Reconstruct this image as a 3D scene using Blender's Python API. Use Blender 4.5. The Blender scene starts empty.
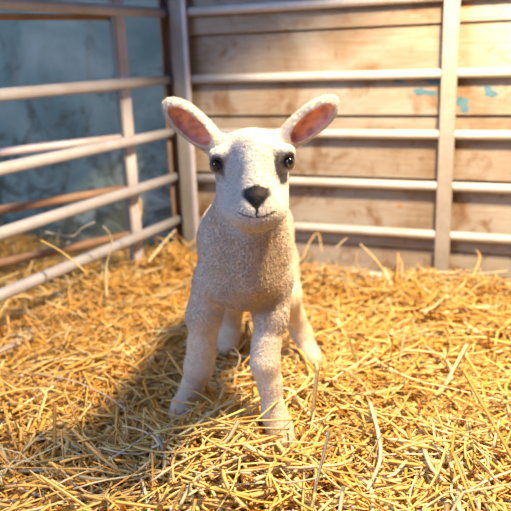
import bpy, math
import numpy as np
from mathutils import Vector, Matrix

rng = np.random.default_rng(7)
scene = bpy.context.scene
C = scene.collection

# ------------------------------------------------------------------ camera
F_PX, PITCH, ROLL, CAM_H = 702.5, math.radians(16.06), math.radians(-2.05), 0.55
FW = np.array([0, math.cos(PITCH), -math.sin(PITCH)])
_r0 = np.array([1.0, 0, 0]); _u0 = np.cross(_r0, FW)
RT = _r0 * math.cos(ROLL) + _u0 * math.sin(ROLL)
UP = -_r0 * math.sin(ROLL) + _u0 * math.cos(ROLL)
CAM = np.array([0, 0, CAM_H])
cd = bpy.data.cameras.new('camera'); cam = bpy.data.objects.new('camera', cd); C.objects.link(cam)
cd.sensor_width = 36; cd.lens = F_PX / 511 * 36; cd.clip_start = 0.02
cam.matrix_world = Matrix(((RT[0], UP[0], -FW[0], 0), (RT[1], UP[1], -FW[1], 0), (RT[2], UP[2], -FW[2], CAM_H), (0, 0, 0, 1)))
cd.dof.use_dof = True; cd.dof.focus_distance = 0.90; cd.dof.aperture_fstop = 5.0
scene.camera = cam

# ------------------------------------------------------------------ world, lights, exposure
w = bpy.data.worlds.new('shed_daylight'); scene.world = w; w.use_nodes = True
bg = w.node_tree.nodes['Background']; bg.inputs[0].default_value = (0.50, 0.65, 1.0, 1); bg.inputs[1].default_value = 0.26

def light(name, kind, loc, target, energy, color, **kw):
    d = bpy.data.lights.new(name, kind); d.energy = energy; d.color = color
    for k, v in kw.items(): setattr(d, k, v)
    o = bpy.data.objects.new(name, d); C.objects.link(o); o.location = loc
    o.rotation_euler = (Vector(target) - Vector(loc)).to_track_quat('-Z', 'Y').to_euler()
    return o
light('heat_lamp', 'SPOT', (0.41, 1.00, 1.13), (0.41, 1.00, 0), 200, (1.0, 0.73, 0.43),
      spot_size=math.radians(117), spot_blend=0.10, shadow_soft_size=0.075)
light('cool_daylight_fill', 'AREA', (-2.6, -0.9, 2.2), (0, 1.0, 0.3), 90, (0.46, 0.62, 1.0),
      shape='RECTANGLE', size=1.8, size_y=2.0)  # added cool fill from the left, standing for daylight; no doorway is seen
vs = scene.view_settings
vs.view_transform = 'Standard'; vs.look = 'None'; vs.gamma = 1.0; vs.use_curve_mapping = False; vs.exposure = 0.0

# ------------------------------------------------------------------ helpers
def ray(x, y):
    return FW + RT * (x - 255.5) / F_PX - UP * (y - 255.5) / F_PX
def at(x, y, Y):                      # point seen at pixel (x, y), at world depth Y
    d = ray(x, y); return CAM + d * (Y / d[1])
def ground(x, y, z=0.0):
    d = ray(x, y); return CAM + d * ((z - CAM_H) / d[2])
def on_plane(x, y, n, dist):
    d = ray(x, y); return CAM + d * (dist / float(np.dot(n, d)))

def link(name, me, mat, parent=None):
    o = bpy.data.objects.new(name, me); C.objects.link(o)
    if mat is not None and len(me.materials) == 0: me.materials.append(mat)
    if parent is not None: o.parent = parent
    return o
def tag(o, label=None, category=None, group=None, kind=None):
    if label: o['label'] = label
    if category: o['category'] = category
    if group: o['group'] = group
    if kind: o['kind'] = kind
    return o
def empty(name, loc=(0, 0, 0)):
    o = bpy.data.objects.new(name, None); C.objects.link(o); o.location = loc; o.empty_display_size = 0.05; return o
def mesh(name, v, f, smooth=False):
    me = bpy.data.meshes.new(name); me.from_pydata([tuple(map(float, p)) for p in v], [], [tuple(map(int, q)) for q in f]); me.update()
    if smooth: me.polygons.foreach_set('use_smooth', [True] * len(me.polygons))
    return me
def fast_mesh(name, v, quads):
    me = bpy.data.meshes.new(name); n = len(quads); k = quads.shape[1]
    me.vertices.add(len(v)); me.vertices.foreach_set('co', np.ascontiguousarray(v, np.float32).ravel())
    me.loops.add(n * k); me.loops.foreach_set('vertex_index', np.ascontiguousarray(quads, np.int32).ravel())
    me.polygons.add(n); me.polygons.foreach_set('loop_start', np.arange(0, n * k, k, dtype=np.int32))
    me.update(calc_edges=True); return me
def point_color(me, name, col):
    a = me.attributes.new(name, 'FLOAT_COLOR', 'POINT')
    c = np.ones((len(col), 4), np.float32); c[:, :3] = col
    a.data.foreach_set('color', c.ravel())
def prism(a, b, u, v, section):
    """sweep a 2-D section (in axes u, v) from a to b"""
    a, b, u, v = map(np.asarray, (a, b, u, v)); n = len(section)
    V = [a + u * s + v * t for s, t in section] + [b + u * s + v * t for s, t in section]
    Fc = [(i, (i + 1) % n, n + (i + 1) % n, n + i) for i in range(n)] + [tuple(range(n))[::-1], tuple(range(n, 2 * n))]
    return V, Fc
def tube(pts, radii, sides=10, closed=True):
    pts = [np.asarray(p, float) for p in pts]; V = []; Fc = []
    ref = np.array([0, 0, 1.0]); t0 = pts[-1] - pts[0]
    if abs(t0[2]) > 0.9 * np.linalg.norm(t0): ref = np.array([1.0, 0, 0])
    for i, p in enumerate(pts):
        t = pts[min(i + 1, len(pts) - 1)] - pts[max(i - 1, 0)]; t /= np.linalg.norm(t) + 1e-12
        s = np.cross(t, ref); s /= np.linalg.norm(s) + 1e-12; q = np.cross(s, t)
        r = radii[i] if hasattr(radii, '__len__') else radii
        for k in range(sides):
            a = 2 * math.pi * k / sides; V.append(p + s * r * math.cos(a) + q * r * math.sin(a))
    for i in range(len(pts) - 1):
        for k in range(sides):
            k2 = (k + 1) % sides; Fc.append((i * sides + k, i * sides + k2, (i + 1) * sides + k2, (i + 1) * sides + k))
    if closed:
        Fc.append(tuple(range(sides))[::-1]); Fc.append(tuple(range((len(pts) - 1) * sides, len(pts) * sides)))
    return V, Fc

# ------------------------------------------------------------------ materials
def newmat(name):
    m = bpy.data.materials.new(name); m.use_nodes = True
    nt = m.node_tree; return m, nt, nt.nodes['Principled BSDF']
def node(nt, t, **kw):
    n = nt.nodes.new(t)
    for k, v in kw.items():
        if k in n.inputs: n.inputs[k].default_value = v
        else: setattr(n, k, v)
    return n
def ramp(nt, fac, stops):
    r = nt.nodes.new('ShaderNodeValToRGB'); e = r.color_ramp.elements
    while len(e) < len(stops): e.new(0.5)
    for i, (p, c) in enumerate(stops): e[i].position = p; e[i].color = (*c, 1)
    nt.links.new(fac, r.inputs[0]); return r.outputs[0]
def mix(nt, fac, a, b, mode='MIX'):
    n = nt.nodes.new('ShaderNodeMix'); n.data_type = 'RGBA'; n.blend_type = mode
    for val, i in ((fac, 0), (a, 6), (b, 7)):
        if isinstance(val, (int, float)): n.inputs[i].default_value = val
        elif isinstance(val, tuple): n.inputs[i].default_value = (*val, 1)
        else: nt.links.new(val, n.inputs[i])
    return n.outputs[2]
def coords(nt, scale=(1, 1, 1), kind='Object', rot=(0, 0, 0)):
    tc = nt.nodes.new('ShaderNodeTexCoord'); mp = nt.nodes.new('ShaderNodeMapping')
    mp.inputs['Scale'].default_value = scale; mp.inputs['Rotation'].default_value = rot
    nt.links.new(tc.outputs[kind], mp.inputs[0]); return mp.outputs[0]
def noise(nt, vec, scale, detail=5, rough=0.6, dist=0.0):
    n = node(nt, 'ShaderNodeTexNoise', Scale=scale, Detail=detail, Roughness=rough, Distortion=dist)
    nt.links.new(vec, n.inputs['Vector']); return n.outputs['Fac']
def bump(nt, b, h, strength, dist):
    n = node(nt, 'ShaderNodeBump', Strength=strength, Distance=dist)
    nt.links.new(h, n.inputs['Height']); nt.links.new(n.outputs[0], b.inputs['Normal'])

def metal_mat(name, base, stain, rough=0.55):
    m, nt, b = newmat(name)
    v = coords(nt); n1 = noise(nt, v, 14, 6, 0.65); n2 = noise(nt, v, 90, 4, 0.7)
    c = ramp(nt, n1, [(0.35, stain), (0.62, base)])
    c = mix(nt, 0.25, c, ramp(nt, n2, [(0.3, tuple(x * 0.6 for x in base)), (0.7, base)]))
    nt.links.new(c, b.inputs['Base Color']); b.inputs['Roughness'].default_value = rough; b.inputs['Metallic'].default_value = 0.15
    bump(nt, b, n2, 0.25, 0.002); return m
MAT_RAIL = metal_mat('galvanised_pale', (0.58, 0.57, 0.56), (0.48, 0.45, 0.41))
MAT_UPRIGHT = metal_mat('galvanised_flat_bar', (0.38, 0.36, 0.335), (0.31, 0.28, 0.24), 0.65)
MAT_RAIL_L = metal_mat('galvanised_worn_cool_tint', (0.40, 0.43, 0.53), (0.34, 0.33, 0.37))  # worn metal, darkened and blued to stand in for cool light on the rails
MAT_POST = metal_mat('galvanised_dull', (0.27, 0.28, 0.27), (0.22, 0.21, 0.19), 0.65)
MAT_RUST = metal_mat('rusty_steel', (0.36, 0.25, 0.19), (0.24, 0.14, 0.09), 0.75)
MAT_BACK = metal_mat('galvanised_bluish', (0.58, 0.58, 0.70), (0.46, 0.42, 0.44))
MAT_OCHRE = metal_mat('rusted_ochre', (0.36, 0.20, 0.08), (0.22, 0.10, 0.04), 0.8)

def plank_mat():
    m, nt, b = newmat('weathered_plank')
    v = coords(nt, (1, 1, 1)); g = coords(nt, (1.0, 3, 14))
    big = noise(nt, v, 3.2, 4, 0.6, 0.6); grain = noise(nt, g, 9, 6, 0.6, 0.3); spots = noise(nt, v, 11, 5, 0.65, 0.4); fine = noise(nt, v, 60, 3, 0.6)
    c = ramp(nt, big, [(0.34, (0.21, 0.145, 0.085)), (0.47, (0.31, 0.27, 0.225)), (0.62, (0.38, 0.365, 0.335))])
    c = mix(nt, 0.3, c, ramp(nt, grain, [(0.35, (0.21, 0.15, 0.09)), (0.65, (0.37, 0.345, 0.31))]))
    c = mix(nt, ramp(nt, spots, [(0.53, (0, 0, 0)), (0.66, (0.85, 0.85, 0.85))]), c, (0.17, 0.085, 0.03))
    c = mix(nt, ramp(nt, fine, [(0.62, (0, 0, 0)), (0.74, (0.6, 0.6, 0.6))]), c, (0.12, 0.07, 0.03))
    oi = nt.nodes.new('ShaderNodeObjectInfo')
    c = mix(nt, 0.6, c, ramp(nt, oi.outputs['Random'], [(0.0, (0.85, 0.80, 0.74)), (1.0, (1, 1, 1))]), 'MULTIPLY')
    nt.links.new(c, b.inputs['Base Color']); b.inputs['Roughness'].default_value = 0.8
    bump(nt, b, grain, 0.3, 0.004); return m
MAT_PLANK = plank_mat()

def panel_mat():
    m, nt, b = newmat('stained_concrete_blue')
    v = coords(nt); big = noise(nt, v, 3.5, 5, 0.6, 0.5); med = noise(nt, v, 9, 6, 0.7, 0.8); streak = noise(nt, coords(nt, (5, 5, 0.9)), 4, 5, 0.65, 0.3); fine = noise(nt, v, 45, 3, 0.6)
    c = ramp(nt, big, [(0.34, (0.15, 0.23, 0.21)), (0.5, (0.25, 0.34, 0.305)), (0.66, (0.38, 0.46, 0.41))])
    c = mix(nt, ramp(nt, streak, [(0.50, (0, 0, 0)), (0.70, (0.55, 0.55, 0.55))]), c, (0.30, 0.29, 0.23))
    sep = nt.nodes.new('ShaderNodeSeparateXYZ'); tc = nt.nodes.new('ShaderNodeTexCoord'); nt.links.new(tc.outputs['Object'], sep.inputs[0])
    # splashed muck: denser near the bedding
    lo = node(nt, 'ShaderNodeMapRange'); lo.inputs[1].default_value = 0.05; lo.inputs[2].default_value = 0.50; lo.inputs[3].default_value = 0.17; lo.inputs[4].default_value = 0.0
    nt.links.new(sep.outputs[2], lo.inputs[0])
    ad = nt.nodes.new('ShaderNodeMath'); ad.operation = 'ADD'; nt.links.new(med, ad.inputs[0]); nt.links.new(lo.outputs[0], ad.inputs[1])
    c = mix(nt, ramp(nt, ad.outputs[0], [(0.56, (0, 0, 0)), (0.70, (0.85, 0.85, 0.85))]), c, (0.06, 0.065, 0.045))
    c = mix(nt, ramp(nt, fine, [(0.70, (0, 0, 0)), (0.78, (0.5, 0.5, 0.5))]), c, (0.05, 0.05, 0.04))
    nt.links.new(c, b.inputs['Base Color']); b.inputs['Roughness'].default_value = 0.75
    bump(nt, b, med, 0.25, 0.004); return m
MAT_PANEL = panel_mat()

def plain(name, col, rough=0.8, vary=0.25, scale=30):
    m, nt, b = newmat(name); n = noise(nt, coords(nt), scale, 4)
    nt.links.new(ramp(nt, n, [(0.3, tuple(c * (1 - vary) for c in col)), (0.7, tuple(min(1, c * (1 + vary)) for c in col))]), b.inputs['Base Color'])
    b.inputs['Roughness'].default_value = rough; return m
MAT_FLOOR = plain('concrete_floor', (0.25, 0.22, 0.18), 0.9)
MAT_BACKING = plain('dark_timber_backing', (0.10, 0.07, 0.045), 0.9)
MAT_PAINT = plain('teal_paint', (0.06, 0.17, 0.24), 0.7, 0.2, 60)
MAT_BARK = plain('brown_bark', (0.30, 0.16, 0.06), 0.8)

def straw_mat():
    m, nt, b = newmat('straw')
    a = node(nt, 'ShaderNodeAttribute', attribute_name='tint'); n = noise(nt, coords(nt), 120, 3)
    c = mix(nt, 0.35, a.outputs['Color'], ramp(nt, n, [(0.3, (0.72, 0.66, 0.56)), (0.62, (1, 1, 1))]), 'MULTIPLY')
    nt.links.new(c, b.inputs['Base Color']); b.inputs['Roughness'].default_value = 0.42; b.inputs['Specular IOR Level'].default_value = 0.5
    tr = nt.nodes.new('ShaderNodeBsdfTranslucent'); nt.links.new(c, tr.inputs[0])
    ms = nt.nodes.new('ShaderNodeMixShader'); ms.inputs[0].default_value = 0.22
    nt.links.new(b.outputs[0], ms.inputs[1]); nt.links.new(tr.outputs[0], ms.inputs[2])
    nt.links.new(ms.outputs[0], nt.nodes['Material Output'].inputs[0]); return m
MAT_STRAW = straw_mat()
def stalk_mat(name, col):
    m, nt, b = newmat(name); v = coords(nt); n = noise(nt, v, 40, 3); oi = nt.nodes.new('ShaderNodeObjectInfo')
    c = ramp(nt, oi.outputs['Random'], [(0.0, tuple(x * 0.72 for x in col)), (0.5, col), (1.0, tuple(min(0.9, x * 1.16 + 0.03) for x in col))])
    c = mix(nt, 0.4, c, ramp(nt, n, [(0.35, (0.55, 0.48, 0.40)), (0.6, (1, 1, 1))]), 'MULTIPLY')
    nt.links.new(c, b.inputs['Base Color']); b.inputs['Roughness'].default_value = 0.42
    tr = nt.nodes.new('ShaderNodeBsdfTranslucent'); nt.links.new(c, tr.inputs[0])
    ms = nt.nodes.new('ShaderNodeMixShader'); ms.inputs[0].default_value = 0.2
    nt.links.new(b.outputs[0], ms.inputs[1]); nt.links.new(tr.outputs[0], ms.inputs[2])
    nt.links.new(ms.outputs[0], nt.nodes['Material Output'].inputs[0]); return m
MAT_STALK = stalk_mat('straw_stalk_gold', (0.86, 0.59, 0.21))
MAT_STALK_PALE = stalk_mat('straw_stalk_pale', (0.88, 0.75, 0.48))
MAT_STALK_GREY = stalk_mat('straw_stalk_grey', (0.64, 0.60, 0.48))
MAT_STALK_BROWN = stalk_mat('straw_stalk_brown', (0.33, 0.19, 0.07))

# ------------------------------------------------------------------ setting: frames of the two hurdle planes
aL, aR = math.radians(154.4), math.radians(67.5)
nL, dL = np.array([math.cos(aL), math.sin(aL), 0]), 1.028       # left hurdle plane (normal points away from the pen)
nR, dR = np.array([math.cos(aR), math.sin(aR), 0]), 1.707       # right hurdle plane
tL = np.array([math.sin(aL), -math.cos(aL), 0])                 # along the left hurdle, away from the camera
tR = np.array([math.sin(aR), -math.cos(aR), 0])                 # along the right hurdle, to the right
Z = np.array([0, 0, 1.0])
WALL, WALL_L = 1.7315, 1.800
def wall_d(x, y):                    # how far back the straw may reach
    return np.where(x * tR[0] + y * tR[1] < sC, WALL_L, WALL)

V, Fc = prism((-2.6, -0.6, -0.10), (2.6, -0.6, -0.10), (0, 1, 0), (0, 0, 1), [(0, 0), (4.4, 0), (4.4, 0.03), (0, 0.03)])
tag(link('floor', mesh('floor', V, Fc), MAT_FLOOR), 'concrete shed floor under the straw bedding', None, None, 'structure')

corner = on_plane(180, 120, nR, WALL)
sC = float(np.dot(corner, tR))
def wp(s, d, z): return tR * s + nR * d + Z * z                  # point of the back wall
# wooden wall behind the right hurdle: a dark backing with lapped planks
V, Fc = prism(wp(sC, WALL + 0.035, -0.10), wp(sC + 2.3, WALL + 0.035, -0.10), nR, Z, [(0, 0), (0.03, 0), (0.03, 1.5), (0, 1.5)])
wall_back = tag(link('wall_back', mesh('wall_back', V, Fc), MAT_BACKING), 'lapped timber plank wall behind the pen', None, None, 'structure')
pz = [on_plane(460, y, nR, WALL - 0.012)[2] for y in (24, 117, 182, 253)]
zs = [1.40, pz[0] + 0.42, pz[0] + 0.21] + pz + [-0.09]
planks = []
for i in range(len(zs) - 1):
    top, bot = zs[i] - 0.001, zs[i + 1]
    if i == 0: top = zs[0]
    sec = [(-0.009, bot + 0.003), (-0.012, bot + 0.006), (-0.004, top), (0.034, top), (0.014, bot)]
    V, Fc = prism(wp(sC + 0.002, WALL, 0), wp(sC + 2.29, WALL, 0), nR, Z, sec[::-1])
    o = link('plank', mesh('plank', V, Fc), MAT_PLANK, wall_back); planks.append(o)
    o.location = tuple(tR * 0.0)
# paint splashes and a bark scrap on the planks: (pixel x, y, half width px, half height px, plank, material)
for (x, y, a, b_, pi_, mt) in [(463, 104, 6, 6, 3, MAT_PAINT), (424, 92, 9, 3.5, 3, MAT_PAINT), (434, 81, 9, 2.5, 3, MAT_PAINT), (490, 92, 5, 5, 3, MAT_PAINT),
                               (398, 81, 4, 2, 3, MAT_PAINT), (468, 5, 6, 2.2, 2, MAT_BARK), (400, 206, 3.5, 1.6, 5, MAT_BARK), (462, 147, 8, 1.5, 4, MAT_BARK)]:
    bot, top = zs[pi_ + 1], zs[pi_] - 0.001
    c0 = on_plane(x, y, nR, WALL); fr = (c0[2] - bot) / (top - bot); depth = WALL - 0.012 + 0.008 * fr
    c0 = on_plane(x, y, nR, depth); u = 0.00252; slope = np.array([0, 0, 1.0]) + nR * 0.008 / (top - bot)
    V = []; n = 14; ph = rng.uniform(0, 6, 3); tilt = {MAT_BARK: -0.35}.get(mt, 0.25)
    for lay in (0.0, -0.0008):
        for k in range(n):
            an = 2 * math.pi * k / n; r = 1 + 0.28 * math.sin(2 * an + ph[0]) + 0.22 * math.sin(3 * an + ph[1]) + 0.15 * math.sin(5 * an + ph[2])
            p, q = a * r * math.cos(an), b_ * r * math.sin(an); p, q = p + q * 0, q - p * tilt * 0.6
            V.append(c0 + tR * p * u + slope * q * u + nR * (lay - 0.0002))
    Fc = [tuple(range(n, 2 * n))] + [(k, (k + 1) % n, n + (k + 1) % n, n + k) for k in range(n)]
    link('paint_mark' if mt is MAT_PAINT else 'bark_scrap', mesh('mark', V, Fc), mt, planks[pi_])
# grey-blue rendered panel that carries on to the left
V, Fc = prism(wp(sC - 2.2, WALL_L, -0.10), wp(sC - 0.002, WALL_L, -0.10), nR, Z, [(0, 0), (0.05, 0), (0.05, 1.5), (0, 1.5)])
tag(link('wall_left', mesh('wall_left', V, Fc), MAT_PANEL), 'stained grey-blue wall panel behind the left hurdles', None, None, 'structure')

# ------------------------------------------------------------------ hurdles
HZ = [0.83, 0.658, 0.490, 0.351, 0.228, 0.107, -0.011]
def bar_mesh(name, a, b, u, v, w_, t_):                          # flat bar with eased edges
    e = min(w_, t_) * 0.18
    sec = [(-w_/2 + e, -t_/2), (w_/2 - e, -t_/2), (w_/2, -t_/2 + e), (w_/2, t_/2 - e), (w_/2 - e, t_/2), (-w_/2 + e, t_/2), (-w_/2, t_/2 - e), (-w_/2, -t_/2 + e)]
    V, Fc = prism(a, b, u, v, sec); return mesh(name, V, Fc)
def angle_mesh(name, a, b, u, v, w_, h_, t_):                    # angle iron
    V, Fc = prism(a, b, u, v, [(0, 0), (w_, 0), (w_, t_), (t_, t_), (t_, h_), (0, h_)])
    Fc = Fc[:-2] + [(0, 3, 2, 1), (0, 5, 4, 3), (6, 7, 8, 9), (6, 9, 10, 11)]
    return mesh(name, V, Fc)
def rail(parent, a, b, r, mat):
    n = 9; P = [np.asarray(a) + (np.asarray(b) - np.asarray(a)) * i / n for i in range(n + 1)]
    V, Fc = tube(P, r, 14); o = link('rail', mesh('rail', V, Fc), mat, parent)
    o.data.polygons.foreach_set('use_smooth', [len(p.vertices) == 4 for p in o.data.polygons]); return o

# right hurdle
eR = on_plane(190, 120, nR, dR); s0 = float(np.dot(eR, tR)); sm = float(np.dot(on_plane(447, 150, nR, dR), tR))
def rp(s, d, z): return tR * s + nR * (dR + d) + Z * z
hr = tag(empty('sheep_hurdle', tuple(rp(s0, 0, -0.06))), 'pale galvanised pen hurdle in front of the timber plank wall', 'hurdle')
def hb(parent, name, me, mat):
    o = link(name, me, mat, parent); o.matrix_parent_inverse = Matrix.Translation(-parent.location); return o
for z in HZ:
    o = rail(hr, rp(s0 + 0.004, 0, z), rp(s0 + 1.83, 0, z), 0.0108, MAT_RAIL); o.matrix_parent_inverse = Matrix.Translation(-hr.location)
for s in (sm, sm + 0.86):
    hb(hr, 'upright', bar_mesh('upright', rp(s, -0.0135, -0.055), rp(s, -0.0135, 0.86), tR, nR, 0.035, 0.008), MAT_UPRIGHT)
hb(hr, 'end_post', angle_mesh('end_post', rp(s0 - 0.030, -0.020, -0.055), rp(s0 - 0.030, -0.020, 0.86), tR, nR, 0.034, 0.032, 0.005), MAT_POST)
hb(hr, 'end_flange', bar_mesh('end_flange', rp(s0 + 0.009, -0.016, -0.055), rp(s0 + 0.009, -0.016, 0.86), tR, nR, 0.012, 0.010), MAT_BACK)

# left hurdle
eL = on_plane(174, 120, nL, dL); l0 = float(np.dot(eL, tL))
def lp(s, d, z): return tL * s + nL * (dL + d) + Z * z
hl = tag(empty('sheep_hurdle', tuple(lp(l0, 0, -0.06))), 'left pen hurdle with thick rails running from the foreground to the corner', 'hurdle')
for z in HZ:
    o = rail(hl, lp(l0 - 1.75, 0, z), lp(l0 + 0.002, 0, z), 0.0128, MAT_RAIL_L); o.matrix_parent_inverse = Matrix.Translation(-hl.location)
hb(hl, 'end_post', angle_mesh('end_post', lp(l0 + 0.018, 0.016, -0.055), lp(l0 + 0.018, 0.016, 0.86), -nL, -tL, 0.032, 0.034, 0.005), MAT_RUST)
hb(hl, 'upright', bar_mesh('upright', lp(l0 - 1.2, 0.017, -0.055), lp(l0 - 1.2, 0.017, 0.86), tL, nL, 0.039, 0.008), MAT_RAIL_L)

# hurdle of the next pen, meeting the left hurdle from behind
bp = on_plane(126, 120, nL, dL + 0.040)
az = math.radians(49.8); tB = np.array([math.sin(az), math.cos(az), 0]); nB = np.array([-math.cos(az), math.sin(az), 0])
hbk = tag(empty('sheep_hurdle', (bp[0], bp[1], -0.06)), 'bluish hurdle of the next pen seen through the left hurdle', 'hurdle')
def bpnt(s, d, z): return np.array([bp[0], bp[1], 0]) + tB * s + nB * d + Z * z
hb(hbk, 'end_post', bar_mesh('end_post', bpnt(0, 0, -0.055), bpnt(0, 0, 0.86), tB, nB, 0.036, 0.010), MAT_BACK)
hb(hbk, 'end_flange', bar_mesh('end_flange', bpnt(-0.018, -0.006, -0.055), bpnt(-0.018, -0.006, 0.86), tB, nB, 0.006, 0.022), MAT_POST)
for y, r_, mt in ((-62, 0.010, MAT_BACK), (17, 0.0075, MAT_OCHRE), (87, 0.010, MAT_BACK), (137.5, 0.010, MAT_BACK), (188, 0.0105, MAT_RUST), (234, 0.0105, MAT_RUST), (275, 0.0105, MAT_RUST)):
    z = at(124, y, bp[1])[2]
    o = rail(hbk, bpnt(-1.3, 0, z), bpnt(-0.01, 0, z), r_, mt); o.matrix_parent_inverse = Matrix.Translation(-hbk.location)

# ------------------------------------------------------------------ lamb (distance field -> one continuous mesh)
VOX = 0.0020
LO = np.array([-0.200, 0.780, -0.030]); HI = np.array([0.165, 1.375, 0.500])
N = np.ceil((HI - LO) / VOX).astype(int)
D = np.full(N, 0.2, np.float32)
AX = [(LO[i] + VOX * np.arange(N[i])).astype(np.float32) for i in range(3)]
def block(lo, hi):
    i0 = np.clip(np.floor((lo - LO) / VOX).astype(int), 0, N); i1 = np.clip(np.ceil((hi - LO) / VOX).astype(int) + 1, 0, N)
    sl = tuple(slice(a, b) for a, b in zip(i0, i1))
    return sl, AX[0][sl[0]][:, None, None], AX[1][sl[1]][None, :, None], AX[2][sl[2]][None, None, :]
def smin(a, b, k):
    h = np.maximum(k - np.abs(a - b), 0) / k; return np.minimum(a, b) - h * h * k * 0.25
def d_cone(a, b, ra, rb, X, Y, Zz):
    ba = b - a; px, py, pz = X - a[0], Y - a[1], Zz - a[2]
    h = np.clip((px * ba[0] + py * ba[1] + pz * ba[2]) / np.float32(ba @ ba), 0, 1)
    return np.sqrt((px - h * ba[0]) ** 2 + (py - h * ba[1]) ** 2 + (pz - h * ba[2]) ** 2) - (ra + (rb - ra) * h)
def d_ell(c, r, R, X, Y, Zz):
    px, py, pz = X - c[0], Y - c[1], Zz - c[2]
    q = [px * R[0][i] + py * R[1][i] + pz * R[2][i] for i in range(3)]      # columns of R are the axes
    k0 = np.sqrt(sum((q[i] / r[i]) ** 2 for i in range(3))); k1 = np.sqrt(sum((q[i] / r[i] ** 2) ** 2 for i in range(3)))
    return k0 * (k0 - 1) / np.maximum(k1, 1e-6)
I3 = np.eye(3)
def cone(a, b, ra, rb, k=0.02):
    a, b = np.asarray(a, float), np.asarray(b, float); m = max(ra, rb) + k + 0.006
    sl, X, Y, Zz = block(np.minimum(a, b) - m, np.maximum(a, b) + m)
    D[sl] = smin(D[sl], d_cone(a.astype(np.float32), b.astype(np.float32), ra, rb, X, Y, Zz), k)
def ell(c, r, R=I3, k=0.02, cut=False):
    c = np.asarray(c, float); m = max(r) + k + 0.006; sl, X, Y, Zz = block(c - m, c + m)
    d = d_ell(c, r, R, X, Y, Zz)
    D[sl] = -smin(-D[sl], d, k) if cut else smin(D[sl], d, k)
def cut_cone(a, b, ra, rb, k=0.004):
    a, b = np.asarray(a, float), np.asarray(b, float); m = max(ra, rb) + k + 0.004
    sl, X, Y, Zz = block(np.minimum(a, b) - m, np.maximum(a, b) + m)
    D[sl] = -smin(-D[sl], d_cone(a, b, ra, rb, X, Y, Zz), k)
def chain(pts, k=0.015):
    for (x, y, Y, r), (x2, y2, Y2, r2) in zip(pts, pts[1:]): cone(at(x, y, Y), at(x2, y2, Y2), r, r2, k)
def rot_x(deg):
    a = math.radians(deg); return np.array([[1, 0, 0], [0, math.cos(a), -math.sin(a)], [0, math.sin(a), math.cos(a)]])

# trunk
ell(at(246, 250, 1.01), (0.064, 0.085, 0.076))
cone(at(243, 238, 1.045), at(256, 228, 1.25), 0.062, 0.060, 0.04)
ell(at(256, 232, 1.27), (0.060, 0.070, 0.066), k=0.04)
ell(at(246, 281, 0.985), (0.050, 0.055, 0.038), k=0.03)
# neck and brisket fold
cone(at(247, 236, 0.990), at(252, 180, 0.965), 0.054, 0.045, 0.030)
cone(at(252, 232, 0.925), at(253, 280, 0.928), 0.022, 0.020, 0.024)
# legs
FR = [(273, 280, 0.995, 0.030), (271, 316, 0.978, 0.0225), (266, 345, 0.962, 0.0175), (265, 364, 0.952, 0.0185), (270, 386, 0.947, 0.0140), (273, 408, 0.940, 0.0138), (278, 425, 0.932, 0.0165), (283, 442, 0.917, 0.0195)]
FL = [(213, 280, 1.000, 0.030), (204, 316, 1.002, 0.0235), (202, 346, 1.004, 0.0185), (199, 366, 1.004, 0.0195), (192, 387, 1.016, 0.0150), (185, 404, 1.022, 0.0160), (179, 416, 1.020, 0.0185)]
HR = [(272, 262, 1.245, 0.050), (282, 295, 1.190, 0.032), (294, 318, 1.235, 0.0185), (302, 334, 1.240, 0.0170), (309, 350, 1.225, 0.0130), (313, 359, 1.205, 0.0150), (316, 366, 1.190, 0.0165)]
HL = [(238, 262, 1.260, 0.050), (234, 292, 1.215, 0.031), (231, 312, 1.275, 0.019), (230, 322, 1.285, 0.0180), (229, 334, 1.280, 0.0150), (228, 341, 1.265, 0.0175), (227, 346, 1.250, 0.0185)]
for ch in (FR, FL, HR, HL): chain(ch, 0.016)
# tail
chain([(262, 205, 1.33, 0.016), (266, 250, 1.355, 0.013)], 0.02)
# head
hc = at(252, 158, 0.950)
ell(hc, (0.0475, 0.052, 0.0385), k=0.03)
ell(at(253, 186, 0.925), (0.0445, 0.046, 0.0360), rot_x(20), k=0.018)
ell(at(255, 207, 0.874), (0.0320, 0.036, 0.0230), rot_x(14), k=0.018)
ell(at(254, 207, 0.905), (0.0425, 0.044, 0.0270), rot_x(12), k=0.018)
cone(at(252, 152, 0.912), at(255, 192, 0.868), 0.0240, 0.0190, 0.016)
for x, y in ((220, 153.0), (284.5, 150.0)): ell(at(x, y, 0.914), (0.012, 0.012, 0.0065), k=0.014)          # brow
for x, y in ((231, 166), (274, 163)): ell(at(x, y, 0.872), (0.010, 0.010, 0.013), k=0.016, cut=True)   # hollows beside the bridge
EYES = [(216.0, 164.5, 0.9130), (289.0, 161.5, 0.9130)]
for x, y, Y in EYES:
    ell(at(x, y, Y + 0.002), (0.0080, 0.0105, 0.0105), k=0.012)
    ell(at(x, y, Y - 0.007), (0.0055, 0.007, 0.0055), k=0.004, cut=True)
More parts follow.
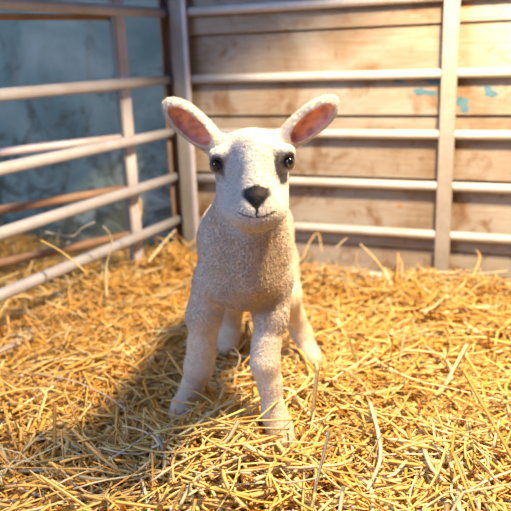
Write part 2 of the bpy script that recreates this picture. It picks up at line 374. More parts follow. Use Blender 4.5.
# ears
def ear(base, tip, fwd, sgn):
    base, tip = np.asarray(base), np.asarray(tip); ax = tip - base; Ln = np.linalg.norm(ax); ax /= Ln
    fwd = np.asarray(fwd, float); fwd -= ax * (fwd @ ax); fwd /= np.linalg.norm(fwd); side = np.cross(fwd, ax)
    if side[2] < 0: side = -side
    R = np.stack([ax, side, fwd], 1); c = base + ax * Ln * 0.54
    ell(c, (Ln * 0.50, 0.0202, 0.0120), R, k=0.010)
    cone(base - ax * 0.012, base + ax * 0.020, 0.0165, 0.0145, 0.014)
    ci = c + fwd * 0.0105 - side * 0.0040 - ax * 0.004
    ell(ci, (Ln * 0.415, 0.0130, 0.0125), R, k=0.004, cut=True)
    for o_, l_ in ((0.0035, 0.022), (-0.0040, 0.018)):                  # cartilage folds in the lining
        cone(c - ax * 0.020 - side * 0.004 + side * o_ * 0.6 - fwd * 0.0020, c + ax * l_ * 0.6 - side * 0.004 + side * o_ - fwd * 0.0022, 0.0026, 0.0012, 0.005)
    return c, ci, R, Ln
E1 = ear(at(214, 143, 0.955), at(166.0, 102.5, 0.945), (0.18, -1, 0.0), -1)
E2 = ear(at(286, 140, 0.955), at(336, 100, 0.945), (-0.10, -1, 0.0), 1)
# nostrils, philtrum and mouth
for s in (-1, 1): cut_cone(at(256.5 + s * 9.5, 197, 0.838), at(256.5 + s * 4.0, 204, 0.838), 0.0038, 0.0026)

def surface_nets(D):
    S = D < 0; nx, ny, nz = D.shape
    cnt = np.zeros((nx - 1, ny - 1, nz - 1), np.uint8)
    for i in (0, 1):
        for j in (0, 1):
            for k in (0, 1): cnt += S[i:nx - 1 + i, j:ny - 1 + j, k:nz - 1 + k]
    cell = np.argwhere((cnt > 0) & (cnt < 8)); idx = np.full(cnt.shape, -1, np.int32); idx[tuple(cell.T)] = np.arange(len(cell))
    acc = np.zeros((len(cell), 3)); num = np.zeros(len(cell))
    cor = [np.array(o) for o in ((0,0,0),(1,0,0),(0,1,0),(1,1,0),(0,0,1),(1,0,1),(0,1,1),(1,1,1))]
    val = [D[tuple((cell + o).T)] for o in cor]
    for a in range(8):
        for ax in range(3):
            if cor[a][ax]: continue
            o2 = cor[a].copy(); o2[ax] = 1; b = int(o2[0] + 2 * o2[1] + 4 * o2[2])
            va, vb = val[a], val[b]; m = (va < 0) != (vb < 0); t = np.where(m, va / np.where(m, va - vb, 1), 0)
            p = np.repeat(cor[a][None].astype(float), len(cell), 0); p[:, ax] += t
            acc[m] += p[m]; num[m] += 1
    P = LO + (cell + acc / num[:, None]) * VOX
    quads = []
    for ax in range(3):
        o = [0, 0, 0]; o[ax] = 1; sl1 = [slice(None)] * 3; sl2 = [slice(None)] * 3; sl1[ax] = slice(0, -1); sl2[ax] = slice(1, None)
        ch = np.argwhere(S[tuple(sl1)] != S[tuple(sl2)]); u, v = [(1, 2), (2, 0), (0, 1)][ax]
        ch = ch[(ch[:, u] > 0) & (ch[:, v] > 0) & (ch[:, u] < D.shape[u] - 1) & (ch[:, v] < D.shape[v] - 1)]
        ins = S[tuple(ch.T)]; q = []
        for du, dv in ((-1, -1), (0, -1), (0, 0), (-1, 0)):
            c = ch.copy(); c[:, u] += du; c[:, v] += dv; q.append(idx[tuple(c.T)])
        q = np.stack(q, 1); q[~ins] = q[~ins][:, ::-1]; quads.append(q)
    return P, np.concatenate(quads)
P, Q = surface_nets(D)
E = np.concatenate([Q[:, [0, 1]], Q[:, [1, 2]], Q[:, [2, 3]], Q[:, [3, 0]]])
deg = np.bincount(E.ravel(), minlength=len(P)).astype(float)[:, None]
def nb(Xv):
    out = np.zeros_like(Xv)
    for c in range(Xv.shape[1]):
        out[:, c] = np.bincount(E[:, 0], Xv[E[:, 1], c], len(P)) + np.bincount(E[:, 1], Xv[E[:, 0], c], len(P))
    return out / np.maximum(deg, 1)
for it in range(3): P = P * 0.5 + nb(P) * 0.5
fn = np.cross(P[Q[:, 2]] - P[Q[:, 0]], P[Q[:, 3]] - P[Q[:, 1]])
VN = np.zeros_like(P)
for k in range(4):
    for c in range(3): VN[:, c] += np.bincount(Q[:, k], fn[:, c], len(P))
VN /= np.linalg.norm(VN, axis=1, keepdims=True) + 1e-12

def sstep(e0, e1, x): t = np.clip((x - e0) / (e1 - e0), 0, 1); return t * t * (3 - 2 * t)
def lump(p, s, seed):                         # cheap smooth noise, -1..1
    r = np.random.default_rng(seed); o = np.zeros(len(p))
    for _ in range(7):
        k = r.normal(size=3) * s; o += np.sin(p @ k + r.uniform(0, 6.3))
    return o / 3.2
z = P[:, 2]; col = np.empty_like(P); col[:] = (0.66, 0.61, 0.55)
flen = np.full(len(P), 0.0036); curl = np.full(len(P), 1.0)
head_m = sstep(0.030, 0.0, np.linalg.norm((P - at(253, 180, 0.915)) / (1, 1.1, 1), axis=1) - 0.062)
ear_m = np.zeros(len(P)); pink = np.zeros(len(P)); streak = np.zeros(len(P)); edge = np.zeros(len(P))
for c, ci, R, Ln in (E1, E2):
    q = (P - c) @ R; ear_m = np.maximum(ear_m, sstep(0.2, 0.0, np.sqrt((q[:, 0] / (Ln * 0.52)) ** 2 + (q[:, 1] / 0.024) ** 2) - 1.0) * (np.abs(q[:, 2]) < 0.03))
    qi = (P - ci) @ R; e = np.sqrt((qi[:, 0] / (Ln * 0.415)) ** 2 + (qi[:, 1] / 0.0130) ** 2 + (qi[:, 2] / 0.0125) ** 2)
    pk = sstep(1.13, 1.0, e) * (((VN @ R[:, 2]) > -0.2) | (e < 0.9)); pink = np.maximum(pink, pk); in_e = (e < 1.3)
    streak += in_e * np.exp(-((qi[:, 1] - 0.003 - 0.0018 * np.sin(qi[:, 0] * 160)) / 0.0038) ** 2) * sstep(-0.034, -0.008, qi[:, 0]) * 0.85
    edge += in_e * np.clip(sstep(-0.002, -0.010, qi[:, 1]) + sstep(0.008, 0.030, qi[:, 0]) * 0.5, 0, 1)
leg_m = sstep(0.175, 0.135, z)
face_front = head_m * (1 - ear_m)
chest = sstep(0.075, 0.03, np.abs(P[:, 0] + 0.005)) * sstep(1.02, 0.96, P[:, 1]) * sstep(0.36, 0.33, z) * sstep(0.17, 0.21, z)
mixc = lambda m, c: col.__imul__((1 - m)[:, None]).__iadd__(m[:, None] * np.array(c))
mixc(chest * 0.75, (0.48, 0.38, 0.29))
mixc(np.clip(lump(P, 90, 3) * 0.35 + 0.1, 0, 0.35) * (1 - head_m), (0.66, 0.52, 0.38))
mixc(leg_m * 0.8, (0.77, 0.69, 0.58))
mixc(face_front, (0.68, 0.66, 0.635))
mixc(ear_m, (0.70, 0.67, 0.62))
flen = flen * (1 - face_front) + 0.0034 * face_front; flen = flen * (1 - ear_m) + 0.0036 * ear_m; flen = flen * (1 - leg_m) + 0.0030 * leg_m
curl = curl * (1 - np.maximum(np.maximum(head_m, ear_m), leg_m) * 0.85)
# bare skin: ear lining, eye rims, nose, mouth
mixc(pink, (0.82, 0.33, 0.23))
mixc(pink * streak, (0.95, 0.38, 0.14)); mixc(pink * edge * 0.42, (0.36, 0.20, 0.22)); rimp = pink * np.clip(lump(P, 330, 5) * 0.7, 0, 0.6); mixc(rimp, (0.42, 0.13, 0.10))  # orange streak puts the glow of backlit ears into the skin colour
bare = pink.copy()
for i, (x, y, Y) in enumerate(EYES):
    c = at(x, y, Y - 0.008); s = 1 if i == 0 else -1
    d = P - c; e = np.sqrt((d[:, 0] / 0.0100) ** 2 + (d[:, 2] / 0.0110) ** 2 + (d[:, 1] / 0.022) ** 2); m = sstep(1.35, 0.80, e)
    mixc(m * 0.95, (0.06, 0.045, 0.05)); bare = np.maximum(bare, m)
    c2 = at(x + s * 5.5, y + 9, Y - 0.010); d = P - c2                       # dark tear corner
    e = np.sqrt(((d[:, 0] + s * d[:, 2] * 0.45) / 0.0042) ** 2 + (d[:, 2] / 0.0095) ** 2 + (d[:, 1] / 0.03) ** 2); m = sstep(1.3, 0.6, e)
    mixc(m * (0.75 if i == 0 else 0.5), (0.14, 0.10, 0.10)); bare = np.maximum(bare, m * 0.8)
nd = P - at(256.5, 198, 0.840); mm = 0.00125
front = (P[:, 1] < 0.875) & (VN[:, 1] < 0.3)
xw = np.abs(nd[:, 0]); zz = nd[:, 2]
wid = np.interp(zz, [-0.0230, -0.0150, -0.0095, 0.0, 0.0080, 0.0125], [0.0008, 0.0016, 0.0065, 0.0170, 0.0155, 0.004])
nm = sstep(1.25, 0.85, xw / wid) * front * (zz < 0.0135) * (zz > -0.0235)
mixc(nm * 0.98, (0.014, 0.011, 0.011))
for s in (-1, 1):
    a_, b_ = at(256.5 + s * 10, 196.5, 0.838), at(256.5 + s * 2.5, 205, 0.838); ba = b_ - a_
    h = np.clip(((P - a_) @ ba) / (ba @ ba), 0, 1); dd = np.linalg.norm((P - a_ - h[:, None] * ba) * (1, 0.35, 1), axis=1)
    mixc(sstep(0.0058, 0.0028, dd) * nm, (0.003, 0.003, 0.003))
mixc(nm * (zz < -0.011), (0.010, 0.008, 0.008)); bare = np.maximum(bare, nm)
top_nose = np.exp(-((zz - 0.004) / 0.004) ** 2 - (xw / 0.009) ** 2) * front; mixc(top_nose * 0.18, (0.30, 0.24, 0.22))
my = -0.0235 + 0.0055 * (xw / 0.026) ** 2
mo = sstep(1.0, 0.45, np.abs(zz - my) / 0.0018) * (xw < 0.0235) * front
mixc(mo * 0.9, (0.07, 0.045, 0.045)); bare = np.maximum(bare, mo)
hoof = sstep(0.014, 0.004, z); mixc(hoof * 0.6, (0.45, 0.34, 0.22))
# wool relief
rel = (lump(P, 420, 11) * 0.5 + lump(P, 800, 12) * 0.4) * 0.0009 * curl
P = P + VN * rel[:, None]

def skin_mat():
    m, nt, b = newmat('lamb_skin'); a = node(nt, 'ShaderNodeAttribute', attribute_name='tint'); n = noise(nt, coords(nt), 300, 3)
    c = mix(nt, 0.3, a.outputs['Color'], ramp(nt, n, [(0.3, (0.6, 0.55, 0.5)), (0.65, (1, 1, 1))]), 'MULTIPLY')
    nt.links.new(c, b.inputs['Base Color']); b.inputs['Roughness'].default_value = 0.6; b.inputs['Specular IOR Level'].default_value = 0.2
    b.inputs['Subsurface Weight'].default_value = 0.35; b.inputs['Subsurface Radius'].default_value = (1.0, 0.35, 0.2); b.inputs['Subsurface Scale'].default_value = 0.003
    bump(nt, b, n, 0.3, 0.002); return m
def wool_mat():
    m, nt, b = newmat('lamb_wool'); a = node(nt, 'ShaderNodeAttribute', attribute_name='tint')
    d = nt.nodes.new('ShaderNodeBsdfDiffuse'); t = nt.nodes.new('ShaderNodeBsdfTranslucent'); ms = nt.nodes.new('ShaderNodeMixShader'); ms.inputs[0].default_value = 0.40
    nt.links.new(a.outputs['Color'], d.inputs[0]); nt.links.new(a.outputs['Color'], t.inputs[0])
    nt.links.new(d.outputs[0], ms.inputs[1]); nt.links.new(t.outputs[0], ms.inputs[2]); nt.links.new(ms.outputs[0], nt.nodes['Material Output'].inputs[0])
    nt.nodes.remove(b); return m
lamb = tag(empty('lamb', (float(at(245, 330, 1.08)[0]), 1.08, 0.0)), 'young white lamb standing in the straw and looking at the camera', 'lamb')
lme = fast_mesh('body', P, Q); point_color(lme, 'tint', col); lme.polygons.foreach_set('use_smooth', np.ones(len(Q), bool))
body = hb(lamb, 'body', lme, skin_mat())

# wool: short tapered strands growing from the skin
A = np.linalg.norm(fn, axis=1) * 0.5
fb = bare[Q].mean(1); fz = P[Q].mean(1)[:, 2]; fh = np.maximum(head_m, ear_m)[Q].mean(1)
wgt = A * np.clip(1 - fb * 1.05, 0, 1) * (fz > -0.005) * (1 + 0.9 * fh)
NS = 210000
fi = rng.choice(len(Q), NS, p=wgt / wgt.sum()); ab = rng.random((NS, 2)); q = Q[fi]
bw = np.stack([(1 - ab[:, 0]) * (1 - ab[:, 1]), ab[:, 0] * (1 - ab[:, 1]), ab[:, 0] * ab[:, 1], (1 - ab[:, 0]) * ab[:, 1]], 1)
bl = lambda X: (X[q] * bw[..., None]).sum(1) if X.ndim == 2 else (X[q] * bw).sum(1)
rp_, rn, rc, rl, rcu = bl(P), bl(VN), bl(col), bl(flen), bl(curl)
rn /= np.linalg.norm(rn, axis=1, keepdims=True)
comb = np.stack([lump(rp_, 60, 21) * 0.5, 0.25 + lump(rp_, 60, 22) * 0.5, -0.75 + lump(rp_, 60, 23) * 0.4], 1)
comb += np.stack([lump(rp_, 900, 24), lump(rp_, 900, 25), lump(rp_, 900, 26)], 1) * rcu[:, None] * 1.2
comb += rng.normal(size=(NS, 3)) * 0.35
for (c, ci, R, Ln) in (E1, E2):                                        # ear hair lies towards the tip
    mE = np.linalg.norm(rp_ - c, axis=1) < Ln * 0.55
    comb[mE] = R[:, 0] * 0.9 + rng.normal(size=(mE.sum(), 3)) * 0.4
comb -= rn * (comb * rn).sum(1, keepdims=True); comb /= np.linalg.norm(comb, axis=1, keepdims=True) + 1e-9
L_ = rl * rng.uniform(0.7, 1.25, NS); lean = rng.uniform(0.5, 1.1, NS)
d1 = rn + comb * (lean * 0.6)[:, None]; d1 /= np.linalg.norm(d1, axis=1, keepdims=True)
d2 = rn * 0.55 + comb * (lean * 1.3)[:, None] + rng.normal(size=(NS, 3)) * (0.15 + 0.45 * rcu)[:, None]; d2 /= np.linalg.norm(d2, axis=1, keepdims=True)
wd = np.cross(d1, rn); wd += rng.normal(size=wd.shape) * 0.02; wd /= np.linalg.norm(wd, axis=1, keepdims=True) + 1e-9
hw = (0.00031 * rng.uniform(0.7, 1.4, NS) * (1 + 0.5 * rcu))[:, None]
p0 = rp_ - rn * 0.0006; p1 = p0 + d1 * (L_ * 0.55)[:, None]; p2 = p1 + d2 * (L_ * 0.45)[:, None]
SV = np.stack([p0 - wd * hw, p0 + wd * hw, p1 + wd * hw * 0.8, p1 - wd * hw * 0.8, p2], 1).reshape(-1, 3)
b5 = np.arange(NS)[:, None] * 5
tri = np.concatenate([b5 + [0, 1, 2], b5 + [0, 2, 3], b5 + [3, 2, 4]])
sc = np.clip(rc * rng.uniform(0.92, 1.07, (NS, 1)), 0, 0.92)
wme = fast_mesh('wool', SV, tri); point_color(wme, 'tint', np.repeat(sc, 5, 0))
wool = hb(lamb, 'wool', wme, wool_mat()); wool['kind'] = 'stuff'; wool['label'] = 'short curly cream wool'

def eye_mat():
    m, nt, b = newmat('eye_gloss'); v = coords(nt); n = noise(nt, v, 200, 2)
    nt.links.new(ramp(nt, n, [(0.4, (0.002, 0.002, 0.002)), (0.7, (0.008, 0.005, 0.004))]), b.inputs['Base Color'])
    b.inputs['Roughness'].default_value = 0.06; b.inputs['Coat Weight'].default_value = 0.6; return m
MAT_EYE = eye_mat()
def ball(name, c, r, mat, seg=24, rings=14):
    V = [np.array(c) + np.array([0, 0, r[2]])]; Fc = []
    for i in range(1, rings):
        th = math.pi * i / rings
        for j in range(seg):
            ph = 2 * math.pi * j / seg; V.append(np.array(c) + np.array([r[0] * math.sin(th) * math.cos(ph), r[1] * math.sin(th) * math.sin(ph), r[2] * math.cos(th)]))
    V.append(np.array(c) - np.array([0, 0, r[2]])); last = len(V) - 1
    for j in range(seg): Fc.append((0, 1 + j, 1 + (j + 1) % seg)); Fc.append((last, last - seg + (j + 1) % seg, last - seg + j))
    for i in range(rings - 2):
        for j in range(seg):
            a = 1 + i * seg + j; b = 1 + i * seg + (j + 1) % seg; Fc.append((a, a + seg, b + seg, b))
    return mesh(name, V, Fc, True)
for x, y, Y in EYES: hb(lamb, 'eye', ball('eye', at(x, y + 0.5, Y - 0.0036), (0.0066, 0.0082, 0.0072), MAT_EYE), MAT_EYE)['label'] = 'glossy black eye'

# ------------------------------------------------------------------ straw bedding
def gz(x, y):                                # height of the straw surface
    h = 0.010 * (np.sin(x * 7 + 1.3) * np.cos(y * 6 + 0.4) + 0.6 * np.sin(x * 15 - y * 11) + 0.5 * np.cos(x * 23 + y * 19 + 2))
    heap = 0.034 * np.exp(-((x + 0.10) / 0.13) ** 2 - ((y - 0.86) / 0.09) ** 2)
    sd = x * nR[0] + y * nR[1]; sl = x * nL[0] + y * nL[1]
    back = 0.002 * np.clip((sd - 1.60) / 0.1, 0, 1) + 0.008 * np.exp(-((sd - 1.60) / 0.08) ** 2)
    left = 0.03 * np.exp(-((sl - 1.02) / 0.10) ** 2) * np.clip((y - 1.5) / 0.3, 0, 1)
    hole = np.zeros_like(x)
    for hx, hy in HOOVES: hole -= 0.014 * np.exp(-((x - hx) ** 2 + (y - hy) ** 2) / 0.05 ** 2)
    return h + heap + back + left + hole
HOOVES = [tuple(at(c[-1][0], c[-1][1], c[-1][2])[:2]) for c in (FR, FL, HR, HL)]

def straw_points(n, x, y, zc, azi, tilt, ln, bend, bdir, K):
    """arc centre lines, shape (n, K, 3)"""
    t = np.linspace(-0.5, 0.5, K)[None, :]
    dirv = np.stack([np.cos(azi) * np.cos(tilt), np.sin(azi) * np.cos(tilt), np.sin(tilt)], 1)
    sidev = np.stack([-np.sin(azi), np.cos(azi), np.zeros(n)], 1)
    upv = np.cross(dirv, sidev); bd = sidev * np.cos(bdir)[:, None] + upv * np.sin(bdir)[:, None]
    cpos = np.stack([x, y, zc], 1)
    return cpos[:, None] + dirv[:, None] * (t * ln[:, None])[..., None] + bd[:, None] * ((t ** 2 * 4 - 0.33) * (bend * ln)[:, None])[..., None]
def straw_tubes(Pts, w_, flat, roll):
    n, K, _ = Pts.shape; T = np.gradient(Pts, axis=1); T /= np.linalg.norm(T, axis=2, keepdims=True) + 1e-9
    up = np.array([0.05, 0.03, 1.0]); s = np.cross(T, up); s /= np.linalg.norm(s, axis=2, keepdims=True) + 1e-9; q = np.cross(s, T)
    cr, sr = np.cos(roll)[:, None, None], np.sin(roll)[:, None, None]; s, q = s * cr + q * sr, q * cr - s * sr
    tp = np.linspace(1, 0.75, K)[None, :, None] * w_[:, None, None]; fl = flat[:, None, None]
    ring = np.stack([Pts + s * tp, Pts + q * tp * fl, Pts - s * tp, Pts - q * tp * fl], 2)
    Vv = ring.reshape(-1, 3); base = (np.arange(n) * K * 4)[:, None, None, None] + (np.arange(K - 1) * 4)[None, :, None, None]
    k = np.arange(4)[None, None, :, None]; k2 = (k + 1) % 4
    Qd = np.concatenate([base + k, base + k2, base + 4 + k2, base + 4 + k], 3).reshape(-1, 4)
    return Vv, Qd
def in_pen(n, near=1.4):
    """points on the ground, denser near the camera"""
    xs, ys = [], []
    while sum(map(len, xs)) < n:
        y = rng.uniform(0.45, 2.75, n * 2); x = rng.uniform(-1.5, 1.5, n * 2)
        keep = (np.abs(x) < 0.40 * y + 0.38) & (x * nR[0] + y * nR[1] < wall_d(x, y) - 0.01) & (rng.random(n * 2) < np.clip((0.85 / y) ** near, 0, 1))
        xs.append(x[keep]); ys.append(y[keep])
    return np.concatenate(xs)[:n], np.concatenate(ys)[:n]
NB = 36000; K = 6; fine = rng.random(NB) < 0.36
x, y = in_pen(NB); ln = np.clip(rng.lognormal(math.log(0.105), 0.5, NB), 0.03, 0.30); ln = np.where(fine, rng.uniform(0.015, 0.055, NB), ln)
layer = rng.random(NB) ** 0.8
tilt = rng.normal(0, 0.12, NB) * (1 - 0.5 * (ln > 0.15)); bend = rng.normal(0, 0.13, NB); crl = rng.random(NB) < 0.12; bend[crl] *= 3.2
zc = gz(x, y) - 0.034 + 0.034 * layer
bdir = rng.uniform(0, 2 * math.pi, NB)
azi = rng.uniform(0, 2 * math.pi, NB)
# fluffed-up straw along the foot of the hurdles
sdw = x * nR[0] + y * nR[1]; slw = x * nL[0] + y * nL[1]
fluff = ((sdw > 1.45) & (sdw < 1.68) | (np.abs(slw - 0.98) < 0.10) & (y > 1.2)) & (rng.random(NB) < 0.16)
ln = np.where(fluff, np.minimum(ln, 0.11), ln); tilt = np.where(fluff, rng.normal(0, 0.42, NB), tilt); zc = zc + fluff * 0.014; bend = np.where(fluff, bend * 1.8, bend)
Pts = straw_points(NB, x, y, zc, azi, tilt, ln, bend, bdir, K)
tt = np.linspace(-1, 1, K)[None, :]; wob = rng.normal(0, 0.05, (NB, 1)) * np.sin(tt * rng.uniform(2, 5, (NB, 1)) + rng.uniform(0, 6, (NB, 1))) * ln[:, None]
Pts += np.stack([-np.sin(azi), np.cos(azi), np.zeros(NB)], 1)[:, None] * wob[..., None]
# straw lies against, not through, hooves and walls
sd = Pts @ nR; Pts -= nR * np.maximum(sd - (wall_d(Pts[..., 0], Pts[..., 1]) - 0.02), 0)[..., None]
for ch in (FR, FL, HR, HL):
    for (px, py, pY, pr) in ch[-3:]:
        c = at(px, py, pY); dxy = Pts[..., :2] - c[:2]; dist = np.linalg.norm(dxy, axis=2); near = (dist < pr + 0.012) & (Pts[..., 2] > -0.03)
        push = np.where(near, (pr + 0.012 - dist), 0)[..., None] * dxy / (dist[..., None] + 1e-6); Pts[..., :2] += push
        Pts[..., 2] = np.where(near & (Pts[..., 2] > c[2] - 0.004), c[2] - 0.004, Pts[..., 2])
wv = np.clip(rng.lognormal(math.log(0.0021), 0.38, NB), 0.0008, 0.0046); wv = np.where(fine, wv * 0.6, wv); flat = rng.uniform(0.12, 0.65, NB)
SVv, SQ = straw_tubes(Pts, wv, flat, rng.uniform(-0.7, 0.7, NB))
pal = np.array([(0.92, 0.61, 0.19), (0.89, 0.52, 0.12), (0.94, 0.75, 0.36), (0.78, 0.44, 0.10), (0.94, 0.85, 0.58), (0.50, 0.27, 0.06), (0.76, 0.64, 0.38)])
pi_ = rng.choice(len(pal), NB, p=[0.30, 0.22, 0.18, 0.12, 0.07, 0.06, 0.05]); tint = np.clip(pal[pi_] * rng.uniform(0.85, 1.10, (NB, 1)), 0, 0.93)
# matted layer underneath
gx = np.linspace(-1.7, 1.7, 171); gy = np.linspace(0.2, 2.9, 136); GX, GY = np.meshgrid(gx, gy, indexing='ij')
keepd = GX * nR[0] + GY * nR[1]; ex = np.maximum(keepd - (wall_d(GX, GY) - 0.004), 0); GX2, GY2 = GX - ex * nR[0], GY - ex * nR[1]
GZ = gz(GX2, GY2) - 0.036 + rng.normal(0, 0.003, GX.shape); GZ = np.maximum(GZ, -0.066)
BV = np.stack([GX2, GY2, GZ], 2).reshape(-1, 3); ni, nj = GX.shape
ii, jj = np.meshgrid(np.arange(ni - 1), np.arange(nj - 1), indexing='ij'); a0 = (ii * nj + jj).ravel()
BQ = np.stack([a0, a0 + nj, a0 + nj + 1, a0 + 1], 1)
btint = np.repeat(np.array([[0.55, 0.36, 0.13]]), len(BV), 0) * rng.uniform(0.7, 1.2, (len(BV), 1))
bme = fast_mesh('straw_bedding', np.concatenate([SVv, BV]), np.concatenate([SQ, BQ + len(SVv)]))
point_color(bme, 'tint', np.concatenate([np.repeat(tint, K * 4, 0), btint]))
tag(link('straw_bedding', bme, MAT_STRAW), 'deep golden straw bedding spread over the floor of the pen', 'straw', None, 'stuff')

# ------------------------------------------------------------------ loose stalks on top, each an object
def stalk_mesh(ln, w_, bend, bdir, flat, kink):
    K2 = 9; p = straw_points(1, np.zeros(1), np.zeros(1), np.zeros(1), np.zeros(1), np.zeros(1), np.array([ln]), np.array([bend]), np.array([bdir]), K2)
    tw = np.linspace(-1, 1, K2); p[0, :, 1] += 0.03 * ln * np.sin(tw * rng.uniform(2, 5) + rng.uniform(0, 6)); p[0, :, 2] += 0.012 * ln * np.sin(tw * rng.uniform(3, 6) + rng.uniform(0, 6))
    if kink: t = np.linspace(-0.5, 0.5, K2); p[0, :, 1] += np.where(t > 0.1, (t - 0.1) * ln * kink, 0)
    Vv, Qd = straw_tubes(p, np.array([w_]), np.array([flat]), np.zeros(1))
    caps = np.array([[3, 2, 1, 0], [(K2 - 1) * 4 + i for i in range(4)]])
    me = fast_mesh('straw_stalk', Vv, np.concatenate([Qd, caps])); return me
protos = []
for i in range(18):
    me = stalk_mesh(rng.uniform(0.09, 0.24), rng.uniform(0.0018, 0.0036), rng.normal(0, 0.13) * (2.2 if i % 6 == 0 else 1), rng.uniform(-0.4, 0.4), rng.uniform(0.2, 0.7), rng.choice([0, 0, 0.3, -0.4]))
    me.materials.append(MAT_STALK_PALE if i % 4 == 1 else MAT_STALK); protos.append(me)
x, y = in_pen(900, 2.2); put = 0
x[:90] = rng.normal(-0.10, 0.11, 90); y[:90] = rng.normal(0.82, 0.075, 90)
for i in range(900):
    if put >= 285: break
    if y[i] > 1.75 or y[i] < 0.66: continue
    if min((x[i] - hx) ** 2 + (y[i] - hy) ** 2 for hx, hy in HOOVES) < 0.085 ** 2: continue
    if abs(x[i]) > 0.36 * y[i] + 0.05 or x[i] * nL[0] + y[i] * nL[1] > 0.95: continue
    o = bpy.data.objects.new('straw_stalk', protos[put % len(protos)]); C.objects.link(o)
    o.location = (x[i], y[i], float(gz(x[i:i+1], y[i:i+1])[0]) + rng.uniform(0.000, 0.012))
    o.rotation_euler = (rng.normal(0, 0.25), rng.normal(0, 0.045), rng.uniform(0, 6.28))
    tone = 'pale' if (put % len(protos)) % 4 == 1 else 'golden'; dx = x[i] + 0.02
    zone = ('in front of the lamb' if y[i] < 0.93 and abs(dx) < 0.20 else 'behind the lamb by the plank wall' if y[i] > 1.40 and dx > -0.15 else
            'on the bright straw right of the lamb' if dx > 0 else 'left of the lamb, beside the left hurdle' if y[i] > 1.05 else 'in the left foreground')
    tag(o, 'loose %s straw stalk lying %s' % (tone, zone), 'straw stalk', 'loose %s straw stalks %s' % (tone, zone)); put += 1

# stalks that stand out: pixel polylines resting on the bedding (z) or leaning at a hurdle (depth)
def smooth_poly(pts, n=16):
    P4 = np.array(pts, float); t = np.linspace(0, len(P4) - 1, n); out = []
    for u in t:
        i = min(int(u), len(P4) - 2); f = u - i; a, b, c, d = P4[max(i - 1, 0)], P4[i], P4[i + 1], P4[min(i + 2, len(P4) - 1)]
        out.append(0.5 * ((2 * b) + (c - a) * f + (2 * a - 5 * b + 4 * c - d) * f ** 2 + (3 * b - a - 3 * c + d) * f ** 3))
    return np.array(out)
def special(pts, w_, mat, label, flat=0.45, name='straw_stalk'):
    p = smooth_poly(pts)[None]; mid = p[0].mean(0); Vv, Qd = straw_tubes(p - mid, np.array([w_]), np.array([flat]), np.zeros(1))
    K2 = p.shape[1]; caps = np.array([[3, 2, 1, 0], [(K2 - 1) * 4 + i for i in range(4)]])
    me = fast_mesh(name, Vv, np.concatenate([Qd, caps])); o = link(name, me, mat); o.location = mid
    return tag(o, label, 'straw stalk')
G = lambda *pp: [ground(a, b, c) for a, b, c in pp]
special(G((296, 459, 0.008), (318, 453, 0.020), (336, 443, 0.028), (350, 433, 0.034)), 0.0020, MAT_STALK_BROWN, 'dark brown curved stalk pointing up right of the near hoof', 0.8)
special(G((370, 402, 0.020), (378, 432, 0.022), (380, 460, 0.020), (367, 490, 0.012)), 0.0034, MAT_STALK_PALE, 'long pale bent blade lying at the lower right foreground')
special(G((322, 388, 0.012), (340, 374, 0.022), (362, 360, 0.026), (378, 345, 0.020)), 0.0030, MAT_STALK_PALE, 'pale diagonal blade lying right of the far hind hoof')
special(G((372, 358, 0.022), (410, 378, 0.024), (450, 388, 0.022), (508, 402, 0.014)), 0.0024, MAT_STALK_PALE, 'long pale stalk stretching to the right edge across the bright straw')
special(G((470, 455, 0.016), (484, 468, 0.026), (496, 480, 0.026), (511, 490, 0.018)), 0.0021, MAT_STALK_BROWN, 'brown bent stalk near the lower right corner', 0.8)
special(G((424, 448, 0.012), (432, 468, 0.020), (446, 482, 0.020)), 0.0040, MAT_STALK_PALE, 'short broad pale blade lying in the lower right straw')
special(G((30, 373, 0.016), (70, 380, 0.024), (105, 395, 0.026), (128, 412, 0.020)), 0.0018, MAT_STALK_GREY, 'thin greyish stalk arching across the left straw', 0.7)
special(G((108, 460, 0.040), (128, 448, 0.046), (152, 432, 0.046)), 0.0024, MAT_STALK_GREY, 'grey-green stalk slanting up towards the front left leg')
special(G((158, 437, 0.046), (165, 455, 0.044), (162, 478, 0.036)), 0.0030, MAT_STALK_GREY, 'short grey-white blade hanging down the foreground heap')
special(G((180, 505, 0.040), (196, 478, 0.046), (222, 464, 0.046), (246, 455, 0.034)), 0.0026, MAT_STALK_PALE, 'pale curved stalk rising from the bottom edge to the heap')
special(G((0, 467, 0.018), (45, 468, 0.022), (85, 470, 0.022)), 0.0016, MAT_STALK, 'straight thin stalk entering from the left edge near the bottom')
special(G((150, 428, 0.040), (182, 436, 0.050), (220, 428, 0.046), (266, 441, 0.022)), 0.0026, MAT_STALK, 'golden stalk bridging the foreground heap between both front hooves')
special(G((120, 442, 0.040), (160, 452, 0.052), (205, 448, 0.046), (250, 432, 0.024)), 0.0028, MAT_STALK, 'golden stalk arching over the heap below the front left hoof')
special(G((166, 400, 0.030), (182, 402, 0.052), (200, 405, 0.050), (232, 414, 0.028)), 0.0034, MAT_STALK, 'broad straw blade folded over the front left hoof')
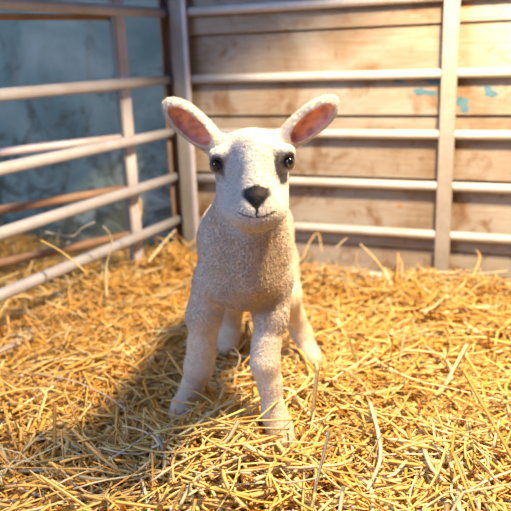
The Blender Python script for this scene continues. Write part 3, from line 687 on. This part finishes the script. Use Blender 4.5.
special(G((302, 511, 0.012), (304, 480, 0.020), (303, 452, 0.018)), 0.0019, MAT_STALK, 'upright looking stalk at the bottom edge below the near hoof')
special([at(*p) for p in ((218, 352, 1.15), (214, 366, 1.12), (232, 372, 1.11), (240, 358, 1.13), (233, 346, 1.15))], 0.0018, MAT_STALK_PALE, 'curled straw loop on the bedding between the front legs', 0.7)
special([at(*p) for p in ((107, 300, 1.50), (106, 268, 1.52), (112, 240, 1.53), (103, 226, 1.52))], 0.0028, MAT_STALK_PALE, 'tall curled stalk standing in front of the lowest left rail')
special([at(*p) for p in ((135, 232, 1.60), (141, 215, 1.61), (140, 198, 1.62), (136, 212, 1.61))], 0.0016, MAT_STALK, 'thin hooked stalk caught on the post behind the left hurdle', 0.7)
special([at(*p) for p in ((148, 262, 1.72), (160, 247, 1.75), (175, 230, 1.78))], 0.0050, MAT_STALK_PALE, 'broad pale blade leaning against the corner post')
special([at(*p) for p in ((168, 252, 1.70), (173, 242, 1.72), (177, 252, 1.71))], 0.0032, MAT_STALK, 'short folded stalk beside the corner post')
special([at(*p) for p in ((40, 240, 1.42), (62, 252, 1.40), (86, 272, 1.36))], 0.0030, MAT_STALK, 'golden stalk poking through the lowest rails of the left hurdle')
special([at(*p) for p in ((45, 232, 1.60), (72, 236, 1.62), (82, 228, 1.62), (95, 222, 1.62))], 0.0036, MAT_STALK_GREY, 'greyish stalk lying across the rails of the next pen')
special([at(*p) for p in ((336, 248, 1.66), (341, 243, 1.66), (347, 238, 1.66))], 0.0036, MAT_STALK_PALE, 'short pale stalk standing in front of the lowest rail by the planks')
special([at(*p) for p in ((303, 258, 1.70), (309, 243, 1.74), (318, 233, 1.76), (322, 252, 1.72))], 0.0024, MAT_STALK, 'bent stalk standing against the rail right behind the lamb')
special([at(*p) for p in ((360, 244, 1.62), (372, 255, 1.60), (384, 270, 1.56))], 0.0030, MAT_STALK, 'stalk slanting down from the lowest pale rail left of the upright')
special([at(*p) for p in ((472, 278, 1.50), (480, 258, 1.53), (476, 250, 1.54))], 0.0034, MAT_STALK, 'stalk standing against the planks right of the pale upright')
